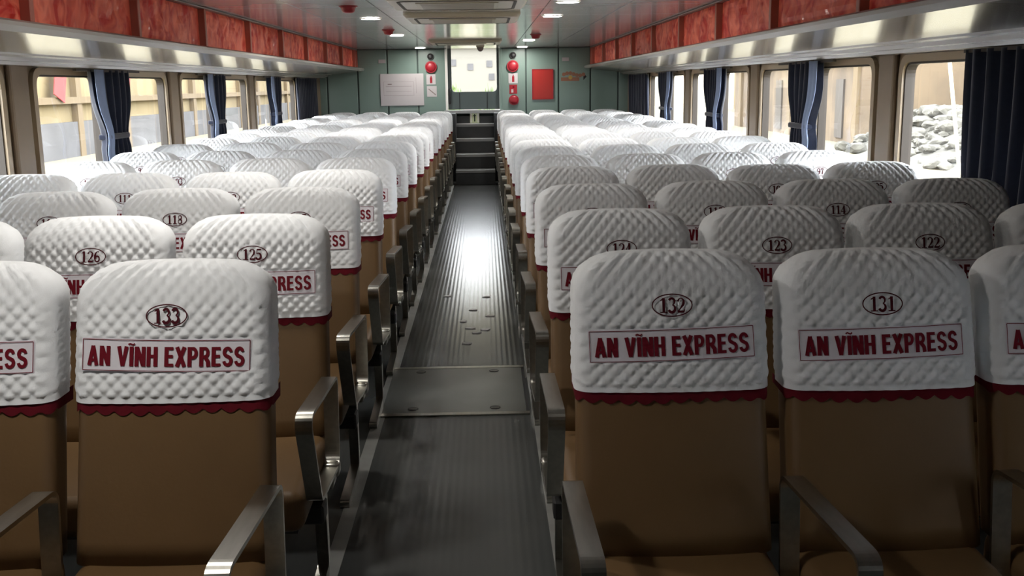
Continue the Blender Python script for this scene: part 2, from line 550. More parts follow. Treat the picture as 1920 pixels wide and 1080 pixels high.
curtain('left', 13.25, 14.05, True, 'navy curtain tied back, third along the left windows', shift=0.02)
curtain('left', 15.25, 17.0, False, 'navy curtain drawn over the last left window beside the back wall')
curtain('right', 3.3, 5.12, False, 'dark navy curtain drawn shut at the right edge of the photo, nearest')
curtain('right', 7.36, 8.18, True, 'navy curtain tied back between the first pair of right windows', shift=0.02)
curtain('right', 10.34, 11.27, True, 'navy curtain tied back, second gathered one along the right windows', shift=0.02)
curtain('right', 13.2, 14.25, True, 'navy curtain tied back, third gathered one along the right windows', shift=0.02)
curtain('right', 15.3, 17.1, False, 'navy curtain drawn over the last right window beside the back wall')
curtain('left', 4.25, 4.95, True, 'navy curtain tied back on the left wall just outside the frame', shift=0.0)
curtain('right', 1.4, 3.2, False, 'unseen navy curtain added drawn shut on the right wall outside the frame')  # unseen, added shut to darken the right front seats
curtain('left', 2.0, 4.1, False, 'unseen navy curtain added drawn shut on the left wall outside the frame')  # these three unseen left curtains are added to block front window light
curtain('left', -0.2, 1.9, False, 'unseen navy curtain added drawn shut on the left wall beside the viewer')
curtain('left', -2.4, -0.3, False, 'unseen navy curtain added drawn shut on the left wall behind the viewer')
curtain('right', -2.5, -0.6, False, 'unseen navy curtain added drawn shut on the right wall, farthest behind the viewer')  # this and the next are unseen too, added to keep the right front dark
curtain('right', -0.5, 1.3, False, 'unseen navy curtain added drawn shut on the right wall behind the viewer')

# ------------------------------------------------------------------ passenger seats
ZT, ZB = 1.137, 0.452
SL = 0.26
def plane_y(z): return -0.18 + (z - 0.458) * SL
def bulge(x, hw=0.23): return 0.016 * max(0.0, 1 - (x / hw) ** 2)

def loft(zb, off, nf, dz, quilt, seed=0, bottom=True, th=0.058):
    """seat-back slab, rounded at the top, leaning back; off = outward offset; quilt = pillow height"""
    bm = bmesh.new()
    HWT, HWB = 0.224 + off, 0.233 + off
    rcorner, rtop = 0.032, 0.085
    zt = ZT - 0.012 + off
    rows = []
    nz = max(2, int((zt - rtop - zb) / dz))
    sched = [(zb + (zt - rtop - zb) * k / nz, 0.0) for k in range(nz + 1)]
    na = 14 if quilt else 8
    sched += [(zt - rtop + rtop * math.sin(PI / 2 * k / na), PI / 2 * k / na) for k in range(1, na + 1)]
    sarc = 0
    lastz = None
    for z, a in sched:
        f = (z - zb) / (zt - zb)
        hwr = HWB + (HWT - HWB) * ((z - ZB) / (ZT - ZB))
        hw = hwr - 0.11 * (1 - math.cos(a)) ** 1.15
        t = (th + off) * max(0.04, math.cos(a) ** 0.75 if a < PI / 2 - 1e-6 else 0.04)
        rc = min(rcorner + off * 0.5, t * 0.95)
        if lastz is not None: sarc += math.hypot(z - lastz[0], (t - lastz[1]) * 0.8)
        lastz = (z, t)
        pts = []
        L = hw - rc
        for i in range(nf + 1):
            x = -L + 2 * L * i / nf
            pts.append((x, -t, 0, -1))
        for i in range(1, 5):
            b = PI / 2 * i / 5
            pts.append((L + rc * math.sin(b), -t + rc - rc * math.cos(b), math.sin(b), -math.cos(b)))
        ns = 4
        for i in range(ns + 1):
            pts.append((hw, -t + rc + (2 * t - 2 * rc) * i / ns, 1, 0))
        for i in range(1, 4):
            b = PI / 2 * i / 4
            pts.append((L + rc * math.cos(b), t - rc + rc * math.sin(b), math.cos(b), math.sin(b)))
        nb = 8
        for i in range(nb + 1):
            pts.append((L - 2 * L * i / nb, t, 0, 1))
        for i in range(1, 4):
            b = PI / 2 * i / 4
            pts.append((-L - rc * math.sin(b), t - rc + rc * math.cos(b), -math.sin(b), math.cos(b)))
        for i in range(ns + 1):
            pts.append((-hw, t - rc - (2 * t - 2 * rc) * i / ns, -1, 0))
        for i in range(1, 5):
            b = PI / 2 * i / 5
            pts.append((-L - rc * math.cos(b), -t + rc - rc * math.sin(b), -math.cos(b), -math.sin(b)))
        ring = []
        for x, y, nx, ny in pts:
            crown = 0.012 * (1 - (x / hwr) ** 2) * max(0.0, f - 0.6) / 0.4
            zz = z + crown
            yb = plane_y(zz) + 0.058 + y - (bulge(x) if ny < -0.2 else 0) * min(1, t / th)
            if quilt:
                q = x + (y + t) * (1 if x > 0 else -1) * (1 if ny > -0.9 else 0)
                d = 0.0345
                pu = abs(math.sin(PI * (q + sarc) / d)) * abs(math.sin(PI * (q - sarc) / d))
                h = quilt * (pu ** 0.65)
                wr = 0.0012 * noise.noise(Vector((x * 7 + seed * 9, z * 7, seed * 3.3)))
                h = (h + wr) * min(1, (t / th) * 1.4)
                if abs(nx) > 0.5: h *= 0.4
                h = max(h, 0.0)
                if zz < 0.842: h *= 0.25
                if abs(nx) > 0.5 and zz < 0.85: h = 0
                if ny < -0.9 and abs(x) < PW / 2 + 0.003 and abs(zz - PZ) < PH / 2 + 0.003: h = 0.0015
                if ny < -0.9 and (x / 0.052) ** 2 + ((zz - NZ) / 0.031) ** 2 < 1: h = 0.003 + 0.4 * h
                x += nx * h; yb += ny * h
                if a > 0.5 and ny <= 0: zz += h * math.sin(a) * 0.9
            ring.append(bm.verts.new((x, yb, zz)))
        rows.append(ring)
    n = len(rows[0])
    for j in range(len(rows) - 1):
        for i in range(n):
            k = (i + 1) % n
            bm.faces.new((rows[j][i], rows[j][k], rows[j + 1][k], rows[j + 1][i]))
    bm.faces.new(rows[-1])
    if bottom: bm.faces.new(list(reversed(rows[0])))
    return bm

def to_mesh(name, bm, m, smooth=True):
    me = bpy.data.meshes.new(name)
    bmesh.ops.recalc_face_normals(bm, faces=bm.faces)
    bm.to_mesh(me); bm.free()
    me.materials.append(m)
    if smooth: me.polygons.foreach_set('use_smooth', [True] * len(me.polygons))
    return me

OFF = 0.007
PW, PH, PZ = 0.398, 0.076, 0.936
NZ = 1.028
me_back = to_mesh('seat_backrest', loft(ZB, 0.0, 14, 0.05, 0, bottom=True), M['tan'])
me_cover = [to_mesh('seat_cover', loft(0.826, OFF, 96, 0.0048, 0.0088, seed=k, bottom=False), M['cover']) for k in range(4)]
def front_y(x, z, o): return plane_y(z) - bulge(x) - OFF - o

def trim_mesh(seed):
    bm = bmesh.new()
    # follows front and both sides
    hw = 0.2335
    path = []
    rc, t = 0.034, 0.0618
    n = 150
    seg = [(-hw, t), (-hw, -t + rc)] + [(-hw + rc - rc * math.cos(PI / 2 * i / 6), -t + rc - rc * math.sin(PI / 2 * i / 6)) for i in range(1, 7)]
    seg += [(-hw + rc + (2 * hw - 2 * rc) * i / 110, -t) for i in range(1, 111)]
    seg += [(hw - rc + rc * math.sin(PI / 2 * i / 6), -t + rc - rc * math.cos(PI / 2 * i / 6)) for i in range(1, 7)] + [(hw, t)]
    q = 0; prev = None
    rows = []
    for x, y in seg:
        if prev: q += math.hypot(x - prev[0], y - prev[1])
        prev = (x, y)
        low = 0.8095 - 0.0105 * abs(math.sin(PI * q / 0.042)) + 0.002 * math.sin(x * 20 + seed)
        r = []
        for z in (0.834, 0.822, low):
            r.append(bm.verts.new((x, plane_y(z) + 0.058 + y - (bulge(x) if y < 0 else 0), z)))
        rows.append(r)
    for a, b in zip(rows[:-1], rows[1:]):
        for k in range(2):
            bm.faces.new((a[k], b[k], b[k + 1], a[k + 1]))
    return to_mesh('cover_trim', bm, M['trim'])
me_trim = trim_mesh(0)

def flat(bm, polys, o):
    """polys: lists of (x, z); mapped onto the seat front"""
    for p in polys:
        try: bm.faces.new([bm.verts.new((x, front_y(x, z, o), z)) for x, z in p])
        except ValueError: pass
    return bm

def grid_panel(w, h, zc, o, nx=12, nz=3):
    bm = bmesh.new()
    g = [[None] * (nz + 1) for _ in range(nx + 1)]
    for i in range(nx + 1):
        for j in range(nz + 1):
            x = -w / 2 + w * i / nx; z = zc - h / 2 + h * j / nz
            g[i][j] = bm.verts.new((x, front_y(x, z, o) + 0.0005 * math.sin(i * 1.7 + j), z))
    for i in range(nx):
        for j in range(nz):
            bm.faces.new((g[i][j], g[i + 1][j], g[i + 1][j + 1], g[i][j + 1]))
    return bm
me_panel = to_mesh('name_panel', grid_panel(PW, PH, PZ, 0.0050), M['panel'])

# number glyphs: serif numerals drawn as strokes (points x, y, width) in a 0.6 x 1 box
def arc(cx, cy, rx, ry, a0, a1, w0, w1, n=10, wm=None):
    out = []
    for i in range(n + 1):
        t = i / n
        a = math.radians(a0 + (a1 - a0) * t)
        w = w0 + (w1 - w0) * t
        if wm is not None: w += (wm - (w0 + w1) / 2) * math.sin(PI * t)
        out.append((cx + rx * math.cos(a), cy + ry * math.sin(a), w))
    return out
TH, TN = 0.19, 0.07
GL = {
 '0': [arc(0.30, 0.5, 0.215, 0.455, 90, 270, TN, TN, 14, TH), arc(0.30, 0.5, 0.215, 0.455, -90, 90, TN, TN, 14, TH)],
 '1': [[(0.32, 0.03, TH), (0.32, 0.98, TH)], [(0.08, 0.03, 0), (0.08, 0.031, TN), (0.56, 0.031, TN)], [(0.10, 0.80, TN), (0.32, 0.93, TN * 1.3)]],
 '2': [arc(0.29, 0.70, 0.20, 0.25, 170, 0, TH * 0.8, TH, 10, TN), [(0.49, 0.70, TH), (0.44, 0.52, TH * .9), (0.27, 0.30, TN * 1.3), (0.09, 0.08, TN)], [(0.07, 0.07, TH * .8), (0.52, 0.07, TH * .8)], [(0.52, 0.07, TN), (0.54, 0.24, TN)]],
 '3': [arc(0.27, 0.74, 0.19, 0.215, 160, -75, TH * .8, TN, 12, TH * .8), arc(0.27, 0.28, 0.22, 0.245, 80, -160, TN, TH * .9, 14, TH)],
 '4': [[(0.40, 0.03, TH), (0.40, 0.98, TH)], [(0.42, 0.95, TN), (0.05, 0.30, TN)], [(0.04, 0.28, TN * 1.3), (0.57, 0.28, TN * 1.3)], [(0.24, 0.03, TN), (0.56, 0.03, TN)]],
 '5': [[(0.14, 0.97, TN), (0.11, 0.52, TN)], [(0.13, 0.91, TH * .8), (0.50, 0.91, TH * .8)], arc(0.26, 0.32, 0.23, 0.28, 120, -160, TN, TH * .8, 14, TH)],
 '6': [arc(0.30, 0.29, 0.20, 0.25, 0, 360, TH * .7, TH * .7, 16, TH * .6), [(0.46, 0.90, TH * .7), (0.34, 0.95, TN), (0.20, 0.82, TH * .7), (0.11, 0.58, TH), (0.11, 0.30, TH)]],
 '7': [[(0.08, 0.91, TH * .8), (0.53, 0.91, TH * .8)], [(0.50, 0.90, TN * 1.2), (0.36, 0.55, TH * .7), (0.27, 0.03, TH)], [(0.08, 0.95, TN), (0.07, 0.74, TN)]],
 '8': [arc(0.30, 0.74, 0.17, 0.205, 0, 360, TH * .75, TH * .75, 16, TN), arc(0.30, 0.28, 0.20, 0.24, 0, 360, TH * .8, TH * .8, 16, TN)],
 '9': [arc(0.30, 0.70, 0.20, 0.25, 0, 360, TH * .7, TH * .7, 16, TH * .6), [(0.14, 0.09, TH * .7), (0.26, 0.05, TN), (0.40, 0.18, TH * .7), (0.49, 0.42, TH), (0.49, 0.70, TH)]],
}
def stroke_polys(st):
    out = []
    L, Rr = [], []
    for i, (x, y, w) in enumerate(st):
        a = st[max(0, i - 1)]; b = st[min(len(st) - 1, i + 1)]
        dx, dy = b[0] - a[0], b[1] - a[1]
        l = math.hypot(dx, dy) or 1
        nx, ny = -dy / l, dx / l
        L.append((x + nx * w / 2, y + ny * w / 2)); Rr.append((x - nx * w / 2, y - ny * w / 2))
    for i in range(len(st) - 1):
        out.append([L[i], L[i + 1], Rr[i + 1], Rr[i]])
    return out
GP = {k: [p for st in v for p in stroke_polys(st)] for k, v in GL.items()}
# bold condensed capitals of the name strip, drawn as strokes in a box one unit high
BW = 0.205
CAP = {
 'A': (0.56, [[(0.085, 0, BW), (0.265, 1, BW * .8)], [(0.475, 0, BW), (0.295, 1, BW * .8)], [(0.15, 0.27, 0.15), (0.41, 0.27, 0.15)]]),
 'N': (0.54, [[(0.092, 0, BW), (0.092, 1, BW)], [(0.448, 0, BW), (0.448, 1, BW)], [(0.105, 0.97, BW), (0.435, 0.03, BW)]]),
 'V': (0.56, [[(0.085, 1, BW), (0.265, 0, BW * .8)], [(0.475, 1, BW), (0.295, 0, BW * .8)]]),
 '\u0128': (0.20, [[(0.10, 0, BW), (0.10, 1, BW)], [(-0.07, 1.09, 0.075), (0.02, 1.15, 0.075), (0.10, 1.11, 0.075), (0.18, 1.08, 0.075), (0.27, 1.15, 0.075)]]),
 'H': (0.54, [[(0.092, 0, BW), (0.092, 1, BW)], [(0.448, 0, BW), (0.448, 1, BW)], [(0.10, 0.52, 0.16), (0.44, 0.52, 0.16)]]),
 'E': (0.46, [[(0.092, 0, BW), (0.092, 1, BW)], [(0.1, 0.08, 0.16), (0.45, 0.08, 0.16)], [(0.1, 0.52, 0.16), (0.42, 0.52, 0.16)], [(0.1, 0.92, 0.16), (0.44, 0.92, 0.16)]]),
 'X': (0.56, [[(0.09, 0, BW), (0.47, 1, BW)], [(0.47, 0, BW), (0.09, 1, BW)]]),
 'P': (0.52, [[(0.092, 0, BW), (0.092, 1, BW)], [(0.1, 0.92, 0.16), (0.27, 0.92, 0.16)] + arc(0.27, 0.69, 0.15, 0.23, 80, -80, 0.17, 0.17, 10) + [(0.27, 0.46, 0.16), (0.1, 0.46, 0.16)]]),
 'R': (0.54, [[(0.092, 0, BW), (0.092, 1, BW)], [(0.1, 0.92, 0.16), (0.28, 0.92, 0.16)] + arc(0.28, 0.71, 0.14, 0.21, 80, -80, 0.17, 0.17, 10) + [(0.28, 0.50, 0.16), (0.1, 0.50, 0.16)], [(0.27, 0.50, BW), (0.43, 0.26, BW), (0.455, 0.0, BW)]]),
 'S': (0.52, [arc(0.26, 0.72, 0.165, 0.205, 5, 225, 0.16, 0.18, 12) + arc(0.26, 0.285, 0.175, 0.21, 50, -175, 0.18, 0.16, 12)]),
 ' ': (0.22, []),
}
def lettering_mesh():
    bm = bmesh.new()
    W, H = 0.368, 0.0450
    text = 'AN V\u0128NH EXPRESS'
    GAP = 0.075
    total = sum(CAP[c][0] + GAP for c in text) - GAP
    sx = W / total
    x = -W / 2
    for c in text:
        w, sts = CAP[c]
        for st in sts:
            fine = [st[0]]
            for a, b in zip(st[:-1], st[1:]):
                for k in (1, 2): fine.append(tuple(p + (q - p) * k / 2 for p, q in zip(a, b)))
            polys = stroke_polys(fine)
            flat(bm, [[(x + px * sx, PZ - H / 2 + pz * H - 0.002) for px, pz in p] for p in polys], 0.0070)
        x += (w + GAP) * sx
    # thin outline round the words
    b = 0.0016
    hw, hh = PW / 2 - 0.003, PH / 2 - 0.003
    nseg = 12
    for sgn in (-1, 1):
        for i in range(nseg):
            xa, xb = -hw + 2 * hw * i / nseg, -hw + 2 * hw * (i + 1) / nseg
            z0 = PZ + sgn * hh
            flat(bm, [[(xa, z0 - b / 2), (xb, z0 - b / 2), (xb, z0 + b / 2), (xa, z0 + b / 2)]], 0.0070)
        flat(bm, [[(sgn * hw - b / 2, PZ - hh), (sgn * hw + b / 2, PZ - hh), (sgn * hw + b / 2, PZ + hh), (sgn * hw - b / 2, PZ + hh)]], 0.0070)
    return to_mesh('lettering', bm, M['letters'], False)
me_letters = lettering_mesh()

def number_mesh(n):
    bm = bmesh.new()
    s = str(n)
    h = 0.0350
    adv = 0.60 * h
    x0 = -adv * len(s) / 2
    for i, ch in enumerate(s):
        flat(bm, [[(x0 + i * adv + px * h, NZ - h / 2 + py * h) for px, py in p] for p in GP[ch]], 0.0095)
    N = 36
    for i in range(N):
        a, b = 2 * PI * i / N, 2 * PI * (i + 1) / N
        q = []
        for ang, k in ((a, 0), (b, 0), (b, 1), (a, 1)):
            q.append(((0.0490 - 0.0028 * k) * math.cos(ang), NZ + (0.0270 - 0.0028 * k) * math.sin(ang)))
        flat(bm, [q], 0.0095)
    return to_mesh('number_oval', bm, M['digits'], False)

def cushion_mesh():
    bm = bmesh.new()
    box(bm, -0.228, 0.228, -0.655, -0.075, 0.335, 0.452, 0.038, 5)
    for v in bm.verts:
        if v.co.z > 0.40: v.co.z += 0.010 * (1 - (v.co.x / 0.238) ** 2)
        if v.co.y < -0.6: v.co.z -= 0.012
    return to_mesh('seat_cushion', bm, M['tan'])
me_cush = cushion_mesh()

def arm_mesh():
    bm = bmesh.new()
    path = round_poly([(-0.735, 0.690), (-0.205, 0.655), (-0.235, 0.375), (-0.60, 0.405)], [0.04, 0.035, 0.05, 0.03], 10)
    ring_strip(bm, path, 'x', 0.046, 0.010)
    me = to_mesh('armrest', bm, M['steel'], False)
    return me
me_arm = arm_mesh()

def leg_mesh():
    bm = bmesh.new()
    path = round_poly([(-0.30, 0.375), (-0.255, 0.372), (-0.255, 0.06), (-0.60, 0.03), (-0.60, 0.002), (-0.30, 0.002), (-0.285, 0.05), (-0.30, 0.30)], [0.01, 0.02, 0.05, 0.02, 0.01, 0.02, 0.04, 0.02], 5)
    n = len(path)
    a = [bm.verts.new((-0.018, p[0], p[1])) for p in path]
    b = [bm.verts.new((0.018, p[0], p[1])) for p in path]
    for i in range(n):
        k = (i + 1) % n
        bm.faces.new((a[i], a[k], b[k], b[i]))
    bm.faces.new(a); bm.faces.new(list(reversed(b)))
    return to_mesh('leg', bm, M['steel'], False)
me_leg = leg_mesh()
def bracket_mesh():
    bm = bmesh.new()
    box(bm, -0.024, 0.024, -0.285, -0.222, 0.345, 0.392, 0.012, 3)
    box(bm, -0.016, 0.016, -0.36, -0.27, 0.335, 0.366, 0.008, 2)
    return to_mesh('arm_bracket', bm, M['steel'])
me_brk = bracket_mesh()

def frame_mesh2():
    bm = bmesh.new()
    box(bm, -0.245, 0.245, -0.42, -0.34, 0.25, 0.31, 0.006, 1)
    box(bm, -0.20, 0.20, -0.60, -0.12, 0.305, 0.34)
    return to_mesh('under_frame', bm, M['darksteel'], False)
me_frame = frame_mesh2()

ORD = ['nearest', 'second', 'third', 'fourth', 'fifth', 'sixth', 'seventh', 'eighth', 'ninth', 'tenth']
BACK = ['last row by the back wall', 'second row from the back wall', 'third row from the back wall', 'fourth row from the back wall', 'fifth row from the back wall', 'sixth row from the back wall', 'seventh row from the back wall']
COLN = ['beside the aisle', 'second from the aisle', 'third from the aisle', 'beside the windows']
AL, AR, SS, Y0, RP = -0.379, 0.355, 0.505, 2.465, 0.899
HX = 0.23
for row in range(17):
    for side in ('left', 'right'):
        for col in range(4):
            num = (133 - 8 * row + col) if side == 'left' else (132 - 8 * row - col)
            if side == 'left': x = AL - HX - col * SS
            else: x = AR + HX + col * SS
            y = Y0 + row * RP
            rowt = (ORD[row] + ' row') if row < 10 else BACK[16 - row]
            shown = (row <= 4) or num in (97, 89, 98)
            lab = 'tan seat, %s, %s, %s of aisle, %s' % ('white cover numbered %d' % num if shown else 'white quilted cover', rowt, side, COLN[col])
            lab = lab.replace('of aisle, beside the aisle', 'aisle edge')
            lab = lab.replace('of aisle, beside the windows', 'side by the windows')
            lab = lab.replace('of aisle, second from the aisle', 'block, second from aisle').replace('of aisle, third from the aisle', 'block, third from aisle')
            e = empty('passenger_seat', (x + R.uniform(-.004, .004), y + R.uniform(-.008, .008), 0), lab, 'seat', 'rows of passenger seats')
            e.rotation_euler = (0, 0, R.uniform(-0.008, 0.008))
            b = data_obj('backrest', me_back, None, e)
            data_obj('seat_cushion', me_cush, None, e)
            cv = data_obj('seat_cover', me_cover[R.randrange(4)], None, e)
            cv.location = (0, 0, R.uniform(-0.004, 0.004))
            data_obj('cover_trim', me_trim, None, cv)
            tilt = R.uniform(-0.02, 0.02)
            if num == 133: tilt = 0.028
            if num in (132, 131): tilt = -0.022
            dx = R.uniform(-0.006, 0.006)
            if num == 133: dx = -0.008
            for nm, me in (('name_panel', me_panel), ('lettering', me_letters)):
                o = data_obj(nm, me, None, cv)
                piv = Vector((0, front_y(0, PZ, 0), PZ))
                o.matrix_local = Matrix.Translation(Vector((dx, 0, 0)) + piv) @ Matrix.Rotation(tilt, 4, 'Y') @ Matrix.Translation(-piv)
            o = data_obj('number_oval', number_mesh(num), None, cv)
            o.location = (dx * 0.5, 0, 0)
            data_obj('under_frame', me_frame, None, e)
            inner = 1 if side == 'left' else -1
            for q in ([inner] + ([-inner] if col == 3 else [])):
                ar = data_obj('armrest', me_arm, None, e)
                ar.location = (q * 0.2525, 0, 0)
                lg = data_obj('leg', me_leg, None, e)
                lg.location = (q * 0.215, 0, 0)
                bk = data_obj('arm_bracket', me_brk, None, e)
                bk.location = (q * 0.2525, 0, 0)

# ------------------------------------------------------------------ floor hatch and scraps
h = empty('floor_hatch', (-0.025, 5.17, 0.0), 'square grey metal hatch with bright edges set in the aisle floor', 'hatch')
w, d = 0.365, 0.435
boxo('rim', (-w, w, -d, -d + 0.04, 0.0005, 0.008), M['steel'], h)
boxo('rim', (-w, w, d - 0.04, d, 0.0005, 0.008), M['steel'], h)
boxo('gap', (-w, w, -d + 0.04, d - 0.04, 0.0005, 0.002), M['black'], h)
boxo('plate', (-w + 0.014, w - 0.014, -d + 0.042, d - 0.042, 0.001, 0.007), M['plate'], h, 0.002, 1)
for sx, sy in ((-0.2, -0.33), (0.2, -0.33), (-0.2, 0.33), (0.2, 0.33)):
    bm = bmesh.new(); disc(bm, (sx, sy, 0.0075), 0.026, 0.003, 'Z', 20)
    k = mesh_obj('lifting_eye', bm, M['black'], h)
    boxo('lifting_bar', (sx - 0.02, sx + 0.02, sy - 0.012, sy - 0.004, 0.008, 0.011), M['steel'], k, 0.001, 1)
scr = [(0.13, 7.55), (0.05, 7.1), (-0.02, 6.75), (0.03, 6.55), (0.13, 6.5), (0.07, 6.42), (0.02, 6.15), (-0.15, 7.6), (0.16, 6.9)]
for i, (x, y) in enumerate(scr):
    bm = bmesh.new()
    n = 7
    a0 = R.random() * 6
    lo, hi = [], []
    for k in range(n):
        a = a0 + 2 * PI * k / n; rr = 0.022 * R.uniform(0.6, 1.2)
        p = (rr * 1.6 * math.cos(a), rr * 0.8 * math.sin(a))
        lo.append(bm.verts.new((p[0], p[1], 0.0006))); hi.append(bm.verts.new((p[0], p[1], 0.003 + 0.004 * R.random())))
    bm.faces.new(lo); bm.faces.new(hi)
    for k in range(n): bm.faces.new((lo[k], lo[(k + 1) % n], hi[(k + 1) % n], hi[k]))
    o = mesh_obj('paper_scrap', bm, M['paper'])
    o.location = (x, y, 0)
    tag(o, 'small pale scrap of litter lying on the dark aisle floor', 'litter', 'scraps on the aisle floor')

# ------------------------------------------------------------------ ceiling fittings
def downlight(x, y, lab):
    e = empty('downlight', (x, y, ZC), lab, 'ceiling light', 'round ceiling downlights')
    bm = bmesh.new()
    n = 32
    ring = [[bm.verts.new((r * math.cos(2 * PI * k / n), r * math.sin(2 * PI * k / n), z)) for k in range(n)] for r, z in ((0.100, -0.001), (0.096, -0.008), (0.083, -0.012), (0.083, -0.001))]
    for a in range(4):
        b = (a + 1) % 4
        for k in range(n):
            bm.faces.new((ring[a][k], ring[a][(k + 1) % n], ring[b][(k + 1) % n], ring[b][k]))
    mesh_obj('bezel', bm, M['white'], e, True)
    bm = bmesh.new(); disc(bm, (0, 0, -0.006), 0.083, 0.008, 'Z', 32)
    mesh_obj('lens', bm, M['lens'], e)
dl = {'left': [(-0.87, 9.72), (-0.90, 12.95), (-0.88, 17.3)], 'right': [(0.785, 8.0), (0.775, 9.62), (0.785, 14.8), (0.785, 17.4)]}
WD = {'left': ['nearest', 'middle', 'farthest, above the back wall'], 'right': ['nearest, cut by the top edge', 'second', 'third', 'farthest, above the back wall']}
for s_ in ('left', 'right'):
    for (x, y), w_ in zip(dl[s_], WD[s_]):
        downlight(x, y, 'lit round downlight, %s of the air conditioners, %s' % (s_, w_))
for x, y, w_ in ((-0.87, 1.75, 'in front of the nearest left seats'), (-0.87, 3.3, 'over the second row left'), (-0.87, 4.9, 'over the third row left')):  # unseen lamps added to light the front left seats from above
    downlight(x, y, 'lit round downlight added unseen above the frame, ' + w_)

def beacon(x, y, lab):
    e = empty('alarm_beacon', (x, y, ZC), lab, 'alarm', 'red ceiling alarm domes')
    bm = bmesh.new()
    prof = [(0.060, -0.001), (0.060, -0.014), (0.054, -0.02), (0.052, -0.034), (0.044, -0.047), (0.028, -0.054), (0.0, -0.056)]
    n = 24
    rows = [[bm.verts.new((r * math.cos(2 * PI * k / n), r * math.sin(2 * PI * k / n), z)) for k in range(n)] for r, z in prof[:-1]]
    for a, b in zip(rows[:-1], rows[1:]):
        for k in range(n): bm.faces.new((a[k], a[(k + 1) % n], b[(k + 1) % n], b[k]))
    bm.faces.new(rows[0]); bm.faces.new(rows[-1])
    mesh_obj('dome', bm, M['redpaint'], e, True)
    bm = bmesh.new(); disc(bm, (0, 0, -0.004), 0.072, 0.006, 'Z', 24)
    mesh_obj('mounting_ring', bm, M['redpaint'], e)
beacon(-0.885, 8.25, 'red dome alarm on the left ceiling, nearest of the three')
beacon(-0.895, 11.75, 'red dome alarm on the left ceiling beside the second downlight')
beacon(0.80, 13.2, 'red dome alarm on the right half of the ceiling')

def aircon(x, y, lab):
    e = empty('ceiling_air_conditioner', (x, y, ZC), lab, 'air conditioner', 'ceiling cassette air conditioners')
    w = 0.50
    bm = bmesh.new()
    o = round_poly([(-w, -w), (w, -w), (w, w), (-w, w)], 0.05, 5)
    i = round_poly([(-w * .95, -w * .95), (w * .95, -w * .95), (w * .95, w * .95), (-w * .95, w * .95)], 0.05, 5)
    ii = round_poly([(-w * .62, -w * .62), (w * .62, -w * .62), (w * .62, w * .62), (-w * .62, w * .62)], 0.03, 5)
    rows = [[bm.verts.new((p[0], p[1], z)) for p in pts] for pts, z in ((o, -0.001), (o, -0.018), (i, -0.042), (ii, -0.046))]
    n = len(o)
    for a, b in zip(rows[:-1], rows[1:]):
        for k in range(n): bm.faces.new((a[k], a[(k + 1) % n], b[(k + 1) % n], b[k]))
    bm.faces.new(rows[-1]); bm.faces.new(list(reversed(rows[0])))
    mesh_obj('fascia', bm, M['ac'], e)
    boxo('intake_grille', (-0.29, 0.29, -0.29, 0.29, -0.052, -0.044), M['ac'], e, 0.004)
    for k in range(9):
        yy = -0.24 + 0.06 * k
        boxo('grille_slit', (-0.26, 0.26, yy - 0.006, yy + 0.006, -0.053, -0.0515), M['print'], e)
    for q in range(4):
        bm = bmesh.new()
        pr = []
        L = 0.40
        for k in range(21):
            t = k / 20
            xx = -L + 2 * L * t
            bend = 0.035 * (max(0, abs(xx) - (L - 0.05)) / 0.05) ** 1.5
            pr.append((xx, -0.405 + bend))
        top = [bm.verts.new((a, b - 0.011, -0.0475)) for a, b in pr]; bot = [bm.verts.new((a, b + 0.011, -0.0475)) for a, b in pr]
        t2 = [bm.verts.new((a, b - 0.011, -0.043)) for a, b in pr]; b2 = [bm.verts.new((a, b + 0.011, -0.043)) for a, b in pr]
        for k in range(20):
            bm.faces.new((top[k], top[k + 1], bot[k + 1], bot[k])); bm.faces.new((top[k], top[k + 1], t2[k + 1], t2[k])); bm.faces.new((bot[k], bot[k + 1], b2[k + 1], b2[k]))
        s_ = mesh_obj('air_slot', bm, M['gasket'], e)
        s_.rotation_euler = (0, 0, q * PI / 2)
aircon(-0.03, 7.72, 'cream ceiling air conditioner cut by the top edge of the photo')
aircon(-0.03, 9.55, 'cream ceiling air conditioner over the aisle, middle of three')
aircon(-0.10, 14.9, 'cream ceiling air conditioner close in front of the bright end door')

e = empty('dome_camera', (0.10, 16.2, ZC), 'small grey dome camera hanging from the ceiling in front of the bright door', 'camera')
bm = bmesh.new(); disc(bm, (0, 0, -0.022), 0.062, 0.042, 'Z', 24); mesh_obj('base', bm, M['ac'], e)
bm = bmesh.new(); bmesh.ops.create_uvsphere(bm, u_segments=20, v_segments=12, radius=0.052)
for v in bm.verts: v.co.z = v.co.z * 1.2 - 0.045
mesh_obj('dome', bm, M['racktrim'], e, True)

# ------------------------------------------------------------------ things on the back wall
YW = YB - 0.018
def wall_disc(x, z, r, m, name, lab, cat, depth=0.03, rim=None):
    e = empty(name, (x, YW, z), lab, cat)
    bm = bmesh.new(); disc(bm, (0, -depth / 2, 0), r, depth, 'Y', 28)
    mesh_obj('body', bm, m, e)
    bm = bmesh.new()
    bmesh.ops.create_uvsphere(bm, u_segments=20, v_segments=10, radius=r * 0.82)
    for v in bm.verts: v.co.y = v.co.y * 0.35 - depth
    mesh_obj('dome', bm, m, e, True)
    return e
wall_disc(-0.745, 2.03, 0.055, M['black'], 'wall_speaker', 'small black round wall fitting left of the end door', 'fitting', 0.03)
wall_disc(0.642, 2.035, 0.055, M['black'], 'wall_speaker', 'small black round wall fitting right of the end door', 'fitting', 0.03)
wall_disc(-0.74, 1.86, 0.098, M['redpaint'], 'fire_alarm_bell', 'red round alarm bell on the back wall left of the end door', 'alarm bell', 0.035)
wall_disc(0.637, 1.858, 0.098, M['redpaint'], 'fire_alarm_bell', 'upper red round alarm bell on the wall right of the end door', 'alarm bell', 0.035)
